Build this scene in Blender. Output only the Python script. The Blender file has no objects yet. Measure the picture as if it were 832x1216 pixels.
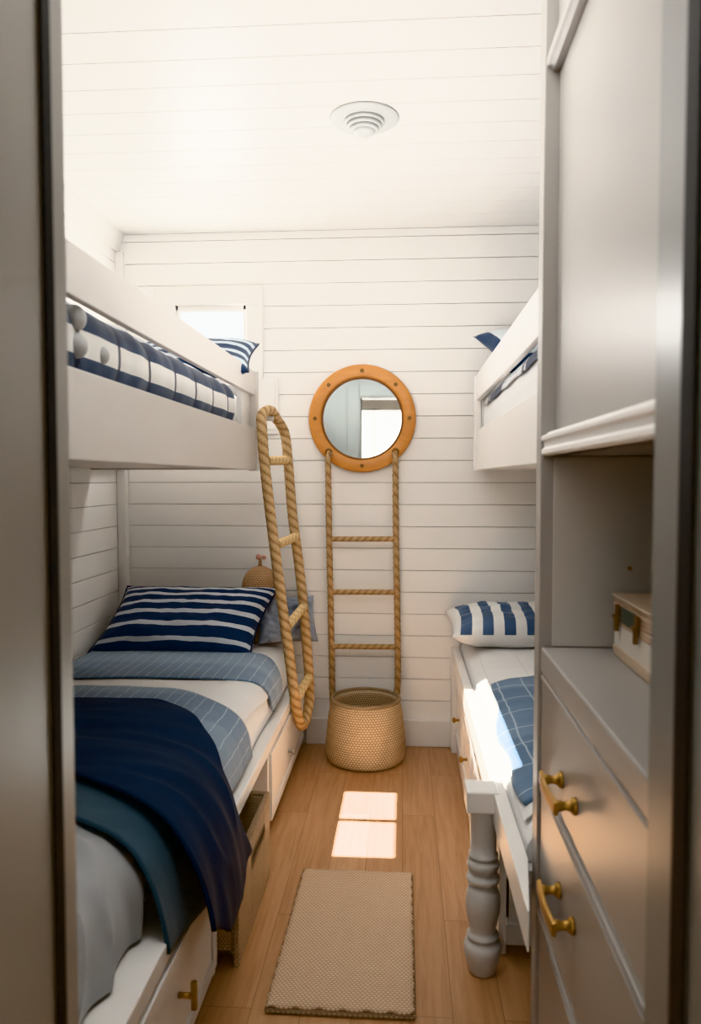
import bpy, bmesh, math, random
from mathutils import Vector, Matrix, noise
random.seed(7)
S = bpy.context.scene
COL = S.collection
PI = math.pi

# ------------------------------------------------------------------ node helpers
class NT:
    def __init__(s, name):
        m = bpy.data.materials.new(name); m.use_nodes = True
        s.m = m; s.t = m.node_tree; s.n = s.t.nodes; s.b = s.n['Principled BSDF']
    def node(s, kind, **k):
        n = s.n.new(kind)
        for a, v in k.items(): setattr(n, a, v)
        return n
    def link(s, a, b): s.t.links.new(a, b)
    def val(s, sock, v):
        if isinstance(v, (int, float, tuple, list)): sock.default_value = v
        else: s.link(v, sock)
    def math(s, op, a, b=0.0, c=0.0):
        n = s.node('ShaderNodeMath', operation=op)
        s.val(n.inputs[0], a); s.val(n.inputs[1], b); s.val(n.inputs[2], c)
        return n.outputs[0]
    def mix(s, f, a, b, blend='MIX'):
        n = s.node('ShaderNodeMix', data_type='RGBA', blend_type=blend)
        s.val(n.inputs[0], f); s.val(n.inputs[6], a); s.val(n.inputs[7], b)
        return n.outputs[2]
    def coord(s, which='Object'):
        return s.node('ShaderNodeTexCoord').outputs[which]
    def sep(s, v):
        n = s.node('ShaderNodeSeparateXYZ'); s.link(v, n.inputs[0]); return n.outputs
    def comb(s, x, y, z=0.0):
        n = s.node('ShaderNodeCombineXYZ')
        for i, v in enumerate((x, y, z)): s.val(n.inputs[i], v)
        return n.outputs[0]
    def noise(s, vec, scale=5., detail=3., rough=.5, dist=0.):
        n = s.node('ShaderNodeTexNoise'); s.link(vec, n.inputs['Vector'])
        n.inputs['Scale'].default_value = scale; n.inputs['Detail'].default_value = detail
        n.inputs['Roughness'].default_value = rough; n.inputs['Distortion'].default_value = dist
        return n.outputs['Fac']
    def scale(s, v, x, y, z):
        n = s.node('ShaderNodeVectorMath', operation='MULTIPLY'); s.link(v, n.inputs[0]); n.inputs[1].default_value = (x, y, z)
        return n.outputs[0]
    def ramp(s, f, stops, mode='LINEAR'):
        n = s.node('ShaderNodeValToRGB'); n.color_ramp.interpolation = mode
        e = n.color_ramp.elements
        while len(e) > 1: e.remove(e[-1])
        e[0].position, e[0].color = stops[0][0], (*stops[0][1], 1)
        for p, c in stops[1:]:
            x = e.new(p); x.color = (*c, 1)
        s.val(n.inputs[0], f)
        return n.outputs[0]
    def bump(s, h, strength=.3, dist=.002):
        n = s.node('ShaderNodeBump'); n.inputs['Strength'].default_value = strength
        n.inputs['Distance'].default_value = dist; s.val(n.inputs['Height'], h)
        s.link(n.outputs[0], s.b.inputs['Normal'])
    def done(s, col, rough=.5, metal=0., spec=.5, sheen=0.):
        if isinstance(col, tuple) and len(col) == 3: col = (*col, 1)
        s.val(s.b.inputs['Base Color'], col); s.val(s.b.inputs['Roughness'], rough)
        s.b.inputs['Metallic'].default_value = metal
        s.b.inputs['Specular IOR Level'].default_value = spec
        if sheen: s.b.inputs['Sheen Weight'].default_value = sheen
        return s.m

def c4(c): return (*c, 1)
def paint(name, col, rough=.42, var=.04, bump=.04):
    n = NT(name); o = n.coord()
    f = n.noise(o, 3.5, 4)
    c = n.mix(f, c4(tuple(x*(1-var) for x in col)), c4(tuple(min(1, x*(1+var)) for x in col)))
    n.bump(n.noise(n.scale(o, 1, 1, 1), 90, 3), bump, .001)
    return n.done(c, rough)

def metal(name, col, rough=.3):
    n = NT(name); f = n.noise(n.coord(), 40, 3)
    return n.done(n.mix(f, c4(tuple(x*.75 for x in col)), c4(col)), rough, 1.)

def cloth(name, col, var=.12, weave=900., sheen=.3, bump=.15, colfn=None):
    n = NT(name); o = n.coord()
    f = n.noise(o, 9, 4, .6); g = n.noise(o, 260, 2)
    base = c4(col) if colfn is None else colfn(n)
    dk = n.mix(1., base, c4((1-var*1.6,)*3), 'MULTIPLY')
    c = n.mix(f, dk, base)
    c = n.mix(n.math('MULTIPLY', g, .25), c, n.mix(1., c, c4((.75, .75, .78)), 'MULTIPLY'))
    n.bump(n.math('ADD', n.math('MULTIPLY', f, 2.), g), bump, .002)
    return n.done(c, .85, 0, .2, sheen)

def weave_mat(name, lo, hi, cu, cv, src='UV', dist=.003, patch=.35):
    n = NT(name)
    o = n.coord(src); x, y, z = n.sep(o)
    row = n.math('FLOOR', n.math('DIVIDE', y, cv))
    sy = n.math('ABSOLUTE', n.math('SINE', n.math('MULTIPLY', y, PI/cv)))
    sx = n.math('ABSOLUTE', n.math('SINE', n.math('ADD', n.math('MULTIPLY', x, PI/cu), n.math('MULTIPLY', row, PI/2))))
    h = n.math('POWER', n.math('MULTIPLY', sx, sy), .6)
    nz = n.noise(n.coord('Object'), 45, 4, .7)
    f = n.math('MULTIPLY', h, n.math('ADD', n.math('MULTIPLY', nz, patch*2), 1-patch))
    mid = tuple((a+b)/2 for a, b in zip(lo, hi))
    c = n.ramp(f, [(0., lo), (.45, mid), (.85, hi)])
    n.bump(h, .8, dist)
    return n.done(c, .85, 0, .15)

def rope_mat(name, lo, hi):
    n = NT(name); uv = n.coord('UV')
    f = n.noise(n.coord(), 150, 5, .8); g = n.noise(n.coord(), 30, 3)
    x, y, z = n.sep(uv)
    st = n.math('ABSOLUTE', n.math('SINE', n.math('MULTIPLY', y, PI)))   # strand phase
    k = n.math('ADD', n.math('MULTIPLY', st, .38), n.math('MULTIPLY', n.math('SUBTRACT', f, .15), .95))
    c = n.ramp(k, [(.24, lo), (.62, tuple((a*.4+b*.6) for a, b in zip(lo, hi))), (1., hi)])
    c = n.mix(n.math('MULTIPLY', g, .4), c, n.mix(1., c, c4((.7, .62, .5)), 'MULTIPLY'))
    n.bump(f, .5, .002)
    return n.done(c, .85, 0, .15)

# ------------------------------------------------------------------ colours
WHITE = (.83, .81, .78)
M_ship = paint('white_shiplap_paint', (.84, .82, .79), .5)
M_ceil = paint('white_ceiling_paint', (.86, .845, .815), .38)
M_white = paint('white_satin_paint', (.80, .775, .745), .38)
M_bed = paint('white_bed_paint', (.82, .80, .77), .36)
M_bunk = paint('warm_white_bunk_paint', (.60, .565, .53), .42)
M_gap = paint('dark_gap_paint', (.42, .395, .37), .8)
M_cab = paint('shaded_cabinet_paint', (.35, .328, .305), .33)  # white paint greyed down, the cabinet's shade is in the colour
M_cabin = paint('cabinet_inside_paint', (.50, .47, .435), .5)
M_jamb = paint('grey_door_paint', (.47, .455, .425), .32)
M_jamb_shade = paint('shaded_door_paint', (.20, .205, .198), .3)  # door paint taken darker, the right jamb's shade is in the colour
M_leg_shade = paint('shaded_leg_paint', (.60, .59, .57), .4)  # bed white darkened, shade on leg and end panel is in the colour
M_hall = paint('grey_green_hall_paint', (.50, .54, .53), .6)
M_vent = paint('pale_grey_plastic', (.46, .465, .45), .4)
M_black = paint('black_rubber', (.006, .0065, .008), .7)
M_brass = metal('aged_brass', (.40, .24, .085), .4)
M_bronze = metal('dull_bronze', (.26, .15, .07), .42)
M_steel = metal('brushed_nickel', (.62, .60, .55), .3)
M_rope = rope_mat('golden_jute_rope', (.25, .14, .065), (.76, .56, .34))
M_rope2 = rope_mat('brown_twisted_rope', (.22, .125, .06), (.66, .46, .27))
M_rung = rope_mat('pale_wrapped_rope', (.50, .33, .16), (.85, .66, .40))
M_jute = weave_mat('woven_jute', (.25, .16, .09), (.78, .61, .43), .014, .0105)
M_jute2 = weave_mat('woven_seagrass', (.25, .165, .10), (.70, .54, .39), .010, .0065)
M_rug = weave_mat('woven_rug', (.36, .25, .165), (.73, .545, .395), .011, .0075, 'Object', .002, .3)
M_dome = weave_mat('woven_dome', (.24, .135, .075), (.56, .38, .245), .016, .009)

def mk_floor():
    n = NT('oak_plank_floor'); x, y, z = n.sep(n.coord())
    v = n.comb(y, x, 0.)
    br = n.node('ShaderNodeTexBrick'); n.link(v, br.inputs['Vector'])
    br.offset = .37; br.offset_frequency = 2
    for k, q in (('Scale', 1.), ('Mortar Size', .0011), ('Mortar Smooth', .3), ('Bias', 0.), ('Brick Width', 1.05), ('Row Height', .118)):
        br.inputs[k].default_value = q
    br.inputs['Color1'].default_value = (.0, .0, .0, 1); br.inputs['Color2'].default_value = (1, 1, 1, 1)
    br.inputs['Mortar'].default_value = (.5, .5, .5, 1)
    idx = n.sep(br.outputs['Color'])[0]
    base = n.ramp(idx, [(0, (.43, .24, .132)), (.35, (.50, .295, .172)), (.7, (.455, .26, .147)), (1, (.55, .335, .20))])
    off = n.comb(n.math('MULTIPLY', y, 2.2), n.math('MULTIPLY', x, 38.), n.math('MULTIPLY', idx, 7.))
    g = n.noise(off, 1.6, 6, .62, .8); g2 = n.noise(off, 6., 4, .6)
    c = n.mix(n.math('MULTIPLY', n.ramp(g, [(.42, (0, 0, 0)), (.66, (1, 1, 1))]), .45), base, n.mix(1., base, c4((.55, .45, .36)), 'MULTIPLY'))
    c = n.mix(n.math('MULTIPLY', g2, .22), c, c4((.56, .36, .20)))
    c = n.mix(n.math('MULTIPLY', br.outputs['Fac'], .65), c, c4((.10, .05, .025)))
    n.bump(n.math('SUBTRACT', n.math('MULTIPLY', g, .35), br.outputs['Fac']), .18, .002)
    return n.done(c, n.math('ADD', n.math('MULTIPLY', g, .18), .27), 0, .45)
M_floor = mk_floor()

def wood(name, a, b, axis=(3, 40, 40), rough=.4):
    n = NT(name); o = n.scale(n.coord(), *axis)
    g = n.noise(o, 1.3, 5, .6, 1.)
    n.bump(g, .12, .001)
    return n.done(n.mix(n.ramp(g, [(.35, (0, 0, 0)), (.7, (1, 1, 1))]), c4(a), c4(b)), rough)
M_ring = wood('orange_stained_wood', (.54, .225, .055), (.63, .285, .08), (5, 20, 12), .42)
M_ringin = wood('dark_ring_edge', (.20, .085, .03), (.26, .11, .04), (5, 20, 12), .5)
M_tan = wood('tan_case_wood', (.42, .29, .20), (.56, .42, .31), (30, 3, 60), .45)
M_tanl = wood('pale_case_edge', (.48, .37, .27), (.58, .46, .35), (30, 3, 60), .45)
M_cream = cloth('cream_canvas', (.70, .635, .56), .06, bump=.05, sheen=0)

def mirror():
    n = NT('mirror_glass'); f = n.noise(n.coord(), 2, 1)
    return n.done(n.mix(f, c4((.84, .87, .87)), c4((.87, .89, .89))), .015, 1.)
M_mirror = mirror()

def glass(name):
    n = NT(name); t = n.node('ShaderNodeBsdfTransparent'); g = n.node('ShaderNodeBsdfGlossy')
    f = n.noise(n.coord(), 1.5, 1)
    n.val(t.inputs[0], n.mix(f, c4((.96, .98, .97)), c4((.99, 1, 1)))); g.inputs['Roughness'].default_value = .02
    m = n.node('ShaderNodeMixShader'); m.inputs[0].default_value = .06
    n.link(t.outputs[0], m.inputs[1]); n.link(g.outputs[0], m.inputs[2])
    n.link(m.outputs[0], n.n['Material Output'].inputs[0])
    return n.m
M_glass = glass('clear_pane_glass')

NAVY = (.011, .030, .082); NAVY2 = (.018, .047, .108); CREAMW = (.80, .78, .74)
BLUE = (.115, .195, .30); BLUE2 = (.20, .29, .39); OFFW = (.84, .83, .81)
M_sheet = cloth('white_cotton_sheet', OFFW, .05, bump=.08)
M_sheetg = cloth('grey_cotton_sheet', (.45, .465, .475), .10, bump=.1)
M_navy = cloth('navy_blanket_cotton', (.011, .028, .068), .35, sheen=.08, bump=.3)
M_teal = cloth('slate_blue_blanket', (.070, .125, .170), .25, sheen=.3, bump=.2)
M_greyblue = cloth('grey_blue_linen', (.37, .42, .50), .3, bump=.25)
M_navyedge = cloth('navy_piping_cotton', (.010, .02, .055), .2)
M_whiteedge = cloth('white_piping_cotton', (.72, .74, .78), .1)

def line_mask(n, t, period, width, offs=0.):
    """1 on thin lines every period metres"""
    fr = n.math('FRACT', n.math('DIVIDE', n.math('ADD', t, offs), period))
    return n.math('LESS_THAN', fr, width/period)

def throw_fn(n):           # blue throw, fine pale lines along the bed, faint tonal bands across
    x, y, z = n.sep(n.coord('UV'))
    band = n.ramp(n.math('FRACT', n.math('DIVIDE', y, .42)), [(0., BLUE2), (.30, BLUE2), (.36, BLUE), (.85, BLUE), (.95, BLUE2)])
    nz = n.noise(n.scale(n.coord('UV'), 30, 320, 1), 1., 3, .6)
    c = n.mix(n.math('MULTIPLY', nz, .55), band, c4((.36, .44, .52)))
    wob = n.math('MULTIPLY', n.math('SUBTRACT', n.noise(n.coord('UV'), 14, 2), .5), .012)
    l = line_mask(n, n.math('ADD', x, wob), .041, .0030)
    l = n.math('MULTIPLY', l, n.math('GREATER_THAN', n.noise(n.scale(n.coord('UV'), 90, 130, 1), 1., 2), .42))
    c = n.mix(n.math('MULTIPLY', l, .7), c, c4((.60, .65, .69)))
    l2 = line_mask(n, y, .105, .003)
    return n.mix(n.math('MULTIPLY', l2, .05), c, c4((.55, .6, .65)))
M_throw = cloth('blue_lined_throw', BLUE, .15, colfn=throw_fn, bump=.25)

def check_fn(n):           # blue throw with a pale window check
    x, y, z = n.sep(n.coord('UV'))
    nz = n.noise(n.scale(n.coord('UV'), 60, 60, 1), 1., 3, .6)
    tone = n.ramp(n.math('FRACT', n.math('DIVIDE', y, .46)), [(0., (.11, .20, .32)), (.5, (.085, .165, .28)), (.55, (.15, .25, .37)), (1., (.13, .22, .345))])
    c = n.mix(n.math('MULTIPLY', nz, .35), tone, c4((.24, .34, .46)))
    wob = n.math('MULTIPLY', n.math('SUBTRACT', n.noise(n.coord('UV'), 9, 2), .5), .02)
    l = n.math('MAXIMUM', line_mask(n, n.math('ADD', x, wob), .082, .0045), line_mask(n, n.math('ADD', y, wob), .135, .0055))
    return n.mix(n.math('MULTIPLY', l, .8), c, c4((.55, .63, .70)))
M_check = cloth('blue_window_check_throw', BLUE, .12, colfn=check_fn, bump=.2)

def faint_fn(n):           # white duvet with a faint grey grid
    x, y, z = n.sep(n.coord('UV'))
    l = n.math('MAXIMUM', line_mask(n, x, .14, .003), line_mask(n, y, .19, .0035))
    return n.mix(n.math('MULTIPLY', l, .35), c4(OFFW), c4((.45, .46, .47)))
M_faint = cloth('white_duvet_faint_grid', OFFW, .05, colfn=faint_fn, bump=.08)

def plaid_fn(n):           # bunk duvet: navy bands along the bed, white between, thin dark lines across
    x, y, z = n.sep(n.coord('UV'))
    col = n.ramp(x, [(0., NAVY2), (.15, NAVY2), (.16, CREAMW), (.335, NAVY2), (.40, NAVY), (.52, (.62, .64, .66)), (.62, NAVY2), (.8, CREAMW)], 'CONSTANT')
    l = line_mask(n, y, .215, .013, .03)
    return n.mix(n.math('MULTIPLY', l, .9), col, c4((.012, .022, .05)))
M_plaid = cloth('navy_white_plaid_duvet', NAVY, .1, colfn=plaid_fn, bump=.15)

def small_plaid_fn(n):
    x, y, z = n.sep(n.coord('UV'))
    col = n.ramp(n.math('FRACT', n.math('DIVIDE', y, .9)), [(0., NAVY), (.40, (.66, .67, .67)), (.43, NAVY2), (.47, (.62, .63, .64))], 'CONSTANT')
    l = n.math('MAXIMUM', line_mask(n, x, .03, .004), line_mask(n, y, .06, .006))
    return n.mix(n.math('MULTIPLY', l, .5), col, c4((.05, .07, .10)))
M_splaid = cloth('navy_grey_plaid_blanket', NAVY, .1, colfn=small_plaid_fn, bump=.15)

def stripe_mat(name, stops, along='v', navy_border=None):
    def fn(n):
        x, y, z = n.sep(n.coord('UV'))
        t = y if along == 'v' else x
        wob = n.math('MULTIPLY', n.math('SUBTRACT', n.noise(n.coord('UV'), 4, 2), .5), .012)
        col = n.ramp(n.math('ADD', t, wob), stops, 'CONSTANT')
        if navy_border:
            bx = n.math('MINIMUM', x, n.math('SUBTRACT', 1., x)); by = n.math('MINIMUM', y, n.math('SUBTRACT', 1., y))
            bm_ = n.math('LESS_THAN', n.math('MINIMUM', bx, by), navy_border)
            col = n.mix(bm_, col, c4(NAVY2))
        return col
    return cloth(name, NAVY, .1, colfn=fn, bump=.15)
SW = (.62, .65, .70)
st = [(0., NAVY)]
for a, w in ((.085, .055), (.285, .065), (.47, .06), (.625, .05), (.755, .045), (.86, .04), (.945, .03)):
    st += [(a, SW), (a+w, NAVY)]
M_navystripe = stripe_mat('navy_white_stripe', st)
st = [(0., OFFW)]
for i in range(7): st += [(.05+.135*i, (.085, .14, .24)), (.05+.135*i+.068, OFFW)]
def side_stripe():          # stripes only on the upper half, plain white below
    def fn(n):
        x, y, z = n.sep(n.coord('UV'))
        col = n.ramp(x, st, 'CONSTANT')
        oz = n.sep(n.coord('Object'))[2]
        return n.mix(n.math('LESS_THAN', oz, .600), col, c4(OFFW))
    return cloth('blue_white_stripe', OFFW, .06, colfn=fn, bump=.12)
M_bluestripe = side_stripe()
st2 = [(0., NAVY2)]
for i in range(4): st2 += [(.10+.22*i, (.60, .68, .74)), (.10+.22*i+.10, NAVY2)]
M_upstripe = stripe_mat('navy_pale_blue_stripe', st2)
M_border = stripe_mat('white_pillow_navy_border', [(0., (.62, .70, .74)), (.4, (.70, .76, .79))], 'v', .085)

# ------------------------------------------------------------------ mesh helpers
class MB:
    def __init__(s): s.b = bmesh.new(); s.uv = s.b.loops.layers.uv.new('UVMap')
    def face(s, vs, uvs=None, smooth=False):
        try: f = s.b.faces.new(vs)
        except ValueError: return
        f.smooth = smooth
        if uvs:
            for l, u in zip(f.loops, uvs): l[s.uv].uv = u
    def box(s, x0, x1, y0, y1, z0, z1):
        P = [(x0,y0,z0),(x1,y0,z0),(x1,y1,z0),(x0,y1,z0),(x0,y0,z1),(x1,y0,z1),(x1,y1,z1),(x0,y1,z1)]
        v = [s.b.verts.new(p) for p in P]
        for q in ((0,3,2,1),(4,5,6,7),(0,1,5,4),(1,2,6,5),(2,3,7,6),(3,0,4,7)):
            ps = [P[i] for i in q]
            d = [max(p[k] for p in ps)-min(p[k] for p in ps) for k in range(3)]
            k = d.index(min(d)); a, c = [(1,2),(0,2),(0,1)][k]
            s.face([v[i] for i in q], [(P[i][a], P[i][c]) for i in q])
        return s
    def prism(s, prof, axis, a0, a1):
        """closed 2-D profile swept along axis ('x': prof is (y,z); 'y': (x,z); 'z': (x,y))"""
        def mk(p, a):
            return {'x': (a, p[0], p[1]), 'y': (p[0], a, p[1]), 'z': (p[0], p[1], a)}[axis]
        A = [s.b.verts.new(mk(p, a0)) for p in prof]; B = [s.b.verts.new(mk(p, a1)) for p in prof]
        n = len(prof)
        for i in range(n): s.face([A[i], A[(i+1) % n], B[(i+1) % n], B[i]])
        s.face(A[::-1]); s.face(B)
        return s
    def frame(s, d):
        d = Vector(d).normalized(); u = d.orthogonal().normalized(); return u, d.cross(u)
    def tube(s, pts, r, seg=14, lobes=0, pitch=.06, amp=.14, caps=True, step=None, closed=False):
        pts = [Vector(p) for p in pts]
        if step:
            out = []; m = len(pts)
            for i in range(m if closed else m-1):
                p0 = pts[i-1] if (closed or i) else pts[0]; p1 = pts[i]; p2 = pts[(i+1) % m]
                p3 = pts[(i+2) % m] if (closed or i+2 < m) else p2
                k = max(1, int((p2-p1).length/step))
                for j in range(k):
                    t = j/k
                    out.append(.5*((2*p1)+(p2-p0)*t+(2*p0-5*p1+4*p2-p3)*t*t+(3*p1-p0-3*p2+p3)*t**3))
            if not closed: out.append(pts[-1])
            pts = out
        n = len(pts); L = 0; rings = []
        u = None; dist = []
        for i, p in enumerate(pts):
            if closed: d = pts[(i+1) % n]-pts[i-1]
            else: d = pts[min(i+1, n-1)]-pts[max(i-1, 0)]
            d.normalize()
            if u is None: u = d.orthogonal().normalized()
            u = (u-d*u.dot(d)).normalized(); w = d.cross(u)
            if i: L += (p-pts[i-1]).length
            dist.append(L)
            rr = r(i/(n-1)) if callable(r) else r
            ring = []
            for k in range(seg):
                a = 2*PI*k/seg; q = rr
                if lobes: q = rr*(1-amp+amp*2*abs(math.cos(lobes*.5*(a+2*PI*L/pitch))))if lobes else rr
                ring.append(s.b.verts.new(p+u*math.cos(a)*q+w*math.sin(a)*q))
            rings.append(ring)
        tot = L
        for i in range(n if closed else n-1):
            A, B = rings[i], rings[(i+1) % n]; la = dist[i]; lb = dist[i+1] if i+1 < n else tot+(pts[0]-pts[-1]).length
            for k in range(seg):
                k2 = (k+1) % seg
                def U(kk, l): return (l, (lobes or 6)*.5*(kk/seg+l/pitch)+.5)
                s.face([A[k], A[k2], B[k2], B[k]], [U(k, la), U(k+1, la), U(k+1, lb), U(k, lb)], True)
        if caps and not closed:
            s.face(rings[0][::-1]); s.face(rings[-1])
        return s
    def lathe(s, prof, c, seg=48, axis='z', closed=False, smooth=True):
        c = Vector(c); rows = []; L = 0; Ls = []
        for i, (r, h) in enumerate(prof):
            if i: L += math.hypot(r-prof[i-1][0], h-prof[i-1][1])
            Ls.append(L); row = []
            for k in range(seg):
                a = 2*PI*k/seg; x, y = r*math.cos(a), r*math.sin(a)
                p = {'z': (x, y, h), 'y': (x, h, y), 'x': (h, x, y)}[axis]
                row.append(s.b.verts.new(c+Vector(p)))
            rows.append(row)
        R = max(p[0] for p in prof)
        for i in range(len(prof)-1 + (1 if closed else 0)):
            A, B = rows[i], rows[(i+1) % len(prof)]
            for k in range(seg):
                k2 = (k+1) % seg; ua, ub = 2*PI*R*k/seg, 2*PI*R*(k+1)/seg
                va, vb = Ls[i], Ls[(i+1) % len(prof)]
                s.face([A[k], A[k2], B[k2], B[k]], [(ua, va), (ub, va), (ub, vb), (ua, vb)], smooth)
        if not closed:
            if prof[0][0] > 1e-4: s.face(rows[0][::-1])
            if prof[-1][0] > 1e-4: s.face(rows[-1])
        return s
    def ball(s, c, r, sx=1, sy=1, sz=1, seg=20, rings=12):
        m = Matrix.Translation(c) @ Matrix.Diagonal((sx, sy, sz, 1))
        q = bmesh.ops.create_uvsphere(s.b, u_segments=seg, v_segments=rings, radius=r, matrix=m)
        for v in q['verts']:
            for f in v.link_faces: f.smooth = True
        return s
    def build(s, name, mat, parent=None, bevel=0., solid=0., sub=0, seg=2):
        bmesh.ops.remove_doubles(s.b, verts=s.b.verts, dist=1e-6)
        bmesh.ops.recalc_face_normals(s.b, faces=s.b.faces)
        me = bpy.data.meshes.new(name); s.b.to_mesh(me); s.b.free()
        me.materials.append(mat)
        o = bpy.data.objects.new(name, me); COL.objects.link(o)
        if parent is not None: attach(o, parent)
        if solid:
            m = o.modifiers.new('solid', 'SOLIDIFY'); m.thickness = solid; m.offset = -1
        if sub:
            m = o.modifiers.new('sub', 'SUBSURF'); m.levels = sub; m.render_levels = sub
        if bevel:
            m = o.modifiers.new('bevel', 'BEVEL'); m.width = bevel; m.segments = seg; m.limit_method = 'ANGLE'; m.angle_limit = math.radians(40)
            m.harden_normals = False
        return o

def attach(o, p):
    o.parent = p
    M = Matrix.Identity(4); q = p
    while q is not None:
        M = Matrix.Translation(q.location) @ M; q = q.parent
    o.matrix_parent_inverse = M.inverted() if p.type == 'EMPTY' else Matrix.Identity(4)

def tag(o, label, cat, group=None):
    o['label'] = label; o['category'] = cat
    if group: o['group'] = group
    return o
def thing(name, label, cat, loc, group=None):
    o = bpy.data.objects.new(name, None); COL.objects.link(o); o.location = loc; o.empty_display_size = .1
    return tag(o, label, cat, group)
def struct(o): o['kind'] = 'structure'; return o
def box(name, mat, x0, x1, y0, y1, z0, z1, parent=None, bevel=.002):
    return MB().box(x0, x1, y0, y1, z0, z1).build(name, mat, parent, bevel)

def cat(P, t):      # Catmull-Rom on a list of tuples, t in 0..len-1
    n = len(P); i = min(int(t), n-2); f = t-i
    p0, p1, p2, p3 = [Vector(P[max(0, min(n-1, k))]) for k in (i-1, i, i+1, i+2)]
    return .5*((2*p1)+(p2-p0)*f+(2*p0-5*p1+4*p2-p3)*f*f+(3*p1-p0-3*p2+p3)*f**3)
class Path:         # cross-section (x,z), arc-length parameterised
    def __init__(s, pts, n=200):
        s.p = [cat(pts, (len(pts)-1)*i/n) for i in range(n+1)]; s.l = [0]
        for a, b in zip(s.p, s.p[1:]): s.l.append(s.l[-1]+(b-a).length)
        s.len = s.l[-1]
    def at(s, d):
        d = max(0, min(s.len, d)); lo = 0; hi = len(s.l)-1
        while hi-lo > 1:
            m = (lo+hi)//2
            if s.l[m] <= d: lo = m
            else: hi = m
        f = (d-s.l[lo])/max(1e-9, s.l[hi]-s.l[lo]); p = s.p[lo].lerp(s.p[hi], f); t = (s.p[hi]-s.p[lo]).normalized()
        return p, t
def sheet(path, y0, y1, s1, off, wr, sgn=1, s0=lambda t: 0., ns=70, ny=40, seed=0., yfreq=6., sfreq=3., xs=None, ripple=0., ridge=0., rf=(6., 5.)):
    """cloth lying over a cross-section; y0(s),y1(s) edges in Y, s1(t) length down the path"""
    m = MB(); G = []
    for j in range(ny+1):
        t = j/ny; row = []
        for i in range(ns+1):
            f = i/ns; sl = s0(t)+(s1(t)-s0(t))*f; p, tg = path.at(sl)
            nx, nz = (-tg.y, tg.x) if sgn > 0 else (tg.y, -tg.x)
            u = sl/path.len
            y = y0(u)+(y1(u)-y0(u))*t
            d = off + wr*(.5+.5*noise.noise(Vector((sl*sfreq+seed, y*yfreq, seed))))+wr*.5*(.5+.5*noise.noise(Vector((sl*sfreq*3+seed, y*yfreq*2.5, seed+5))))
            if ridge: d += ridge*max(0., 1-3.2*abs(noise.noise(Vector((sl*rf[0]+seed*3, y*rf[1], seed+9)))))**1.5
            if ripple: d += ripple*max(0, (u-.6)/.4)*(.5+.5*math.sin(y*26+seed+sl*5))
            v = m.b.verts.new((p.x+nx*d+(xs(y)*u if xs else 0), y, p.y+nz*d)); row.append((v, (sl, y)))
        G.append(row)
    for j in range(ny):
        for i in range(ns):
            q = [G[j][i], G[j][i+1], G[j+1][i+1], G[j+1][i]]
            m.face([a[0] for a in q], [a[1] for a in q], True)
    return m

def pillow(name, mat, W, H, T, M4, parent=None, seed=0., pinch=.07, n=36, wr=.006, uvflip=False, shear=0., piping=None, pr=.004):
    m = MB()
    def pos(a, b, side):
        x = W/2*a*(1-pinch*(1-b*b)); y = H/2*b*(1-pinch*(1-a*a)) 
        x += shear*y
        e = (max(0, 1-a**4)*max(0, 1-b**4))**.55
        t = T/2*e+wr*e*noise.noise(Vector((a*3+seed, b*3, seed+side)))+wr*.6*e*noise.noise(Vector((a*8+seed, b*8, seed+side)))
        return M4 @ Vector((x, y, side*t))
    for side in (1, -1):
        g = [[(m.b.verts.new(pos(-1+2*i/n, -1+2*j/n, side)), (i/n, j/n)) for i in range(n+1)] for j in range(n+1)]
        for j in range(n):
            for i in range(n):
                q = [g[j][i], g[j][i+1], g[j+1][i+1], g[j+1][i]]
                if side < 0: q = q[::-1]
                m.face([a[0] for a in q], [a[1] for a in q], True)
    o = m.build(name, mat, parent)
    if piping:
        k = 24; pts = []
        for i in range(k): pts.append(pos(-1+2*i/k, -1, 0))
        for i in range(k): pts.append(pos(1, -1+2*i/k, 0))
        for i in range(k): pts.append(pos(1-2*i/k, 1, 0))
        for i in range(k): pts.append(pos(-1, 1-2*i/k, 0))
        MB().tube(pts, pr, 8, closed=True).build('piping', piping, o)
    return o
def place(loc, rx=0, ry=0, rz=0):
    return Matrix.Translation(loc) @ Matrix.Rotation(rz, 4, 'Z') @ Matrix.Rotation(rx, 4, 'X') @ Matrix.Rotation(ry, 4, 'Y')

# ------------------------------------------------------------------ room shell
XL, XR, YF, YB, H = -1.335, 1.17, .77, 3.5, 2.38
PIT, ZL = .1015, 1.227
box('floor', M_floor, XL-.05, XR+.05, -1.45, YB+.05, -.06, 0, bevel=0)['kind'] = 'structure'

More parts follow.
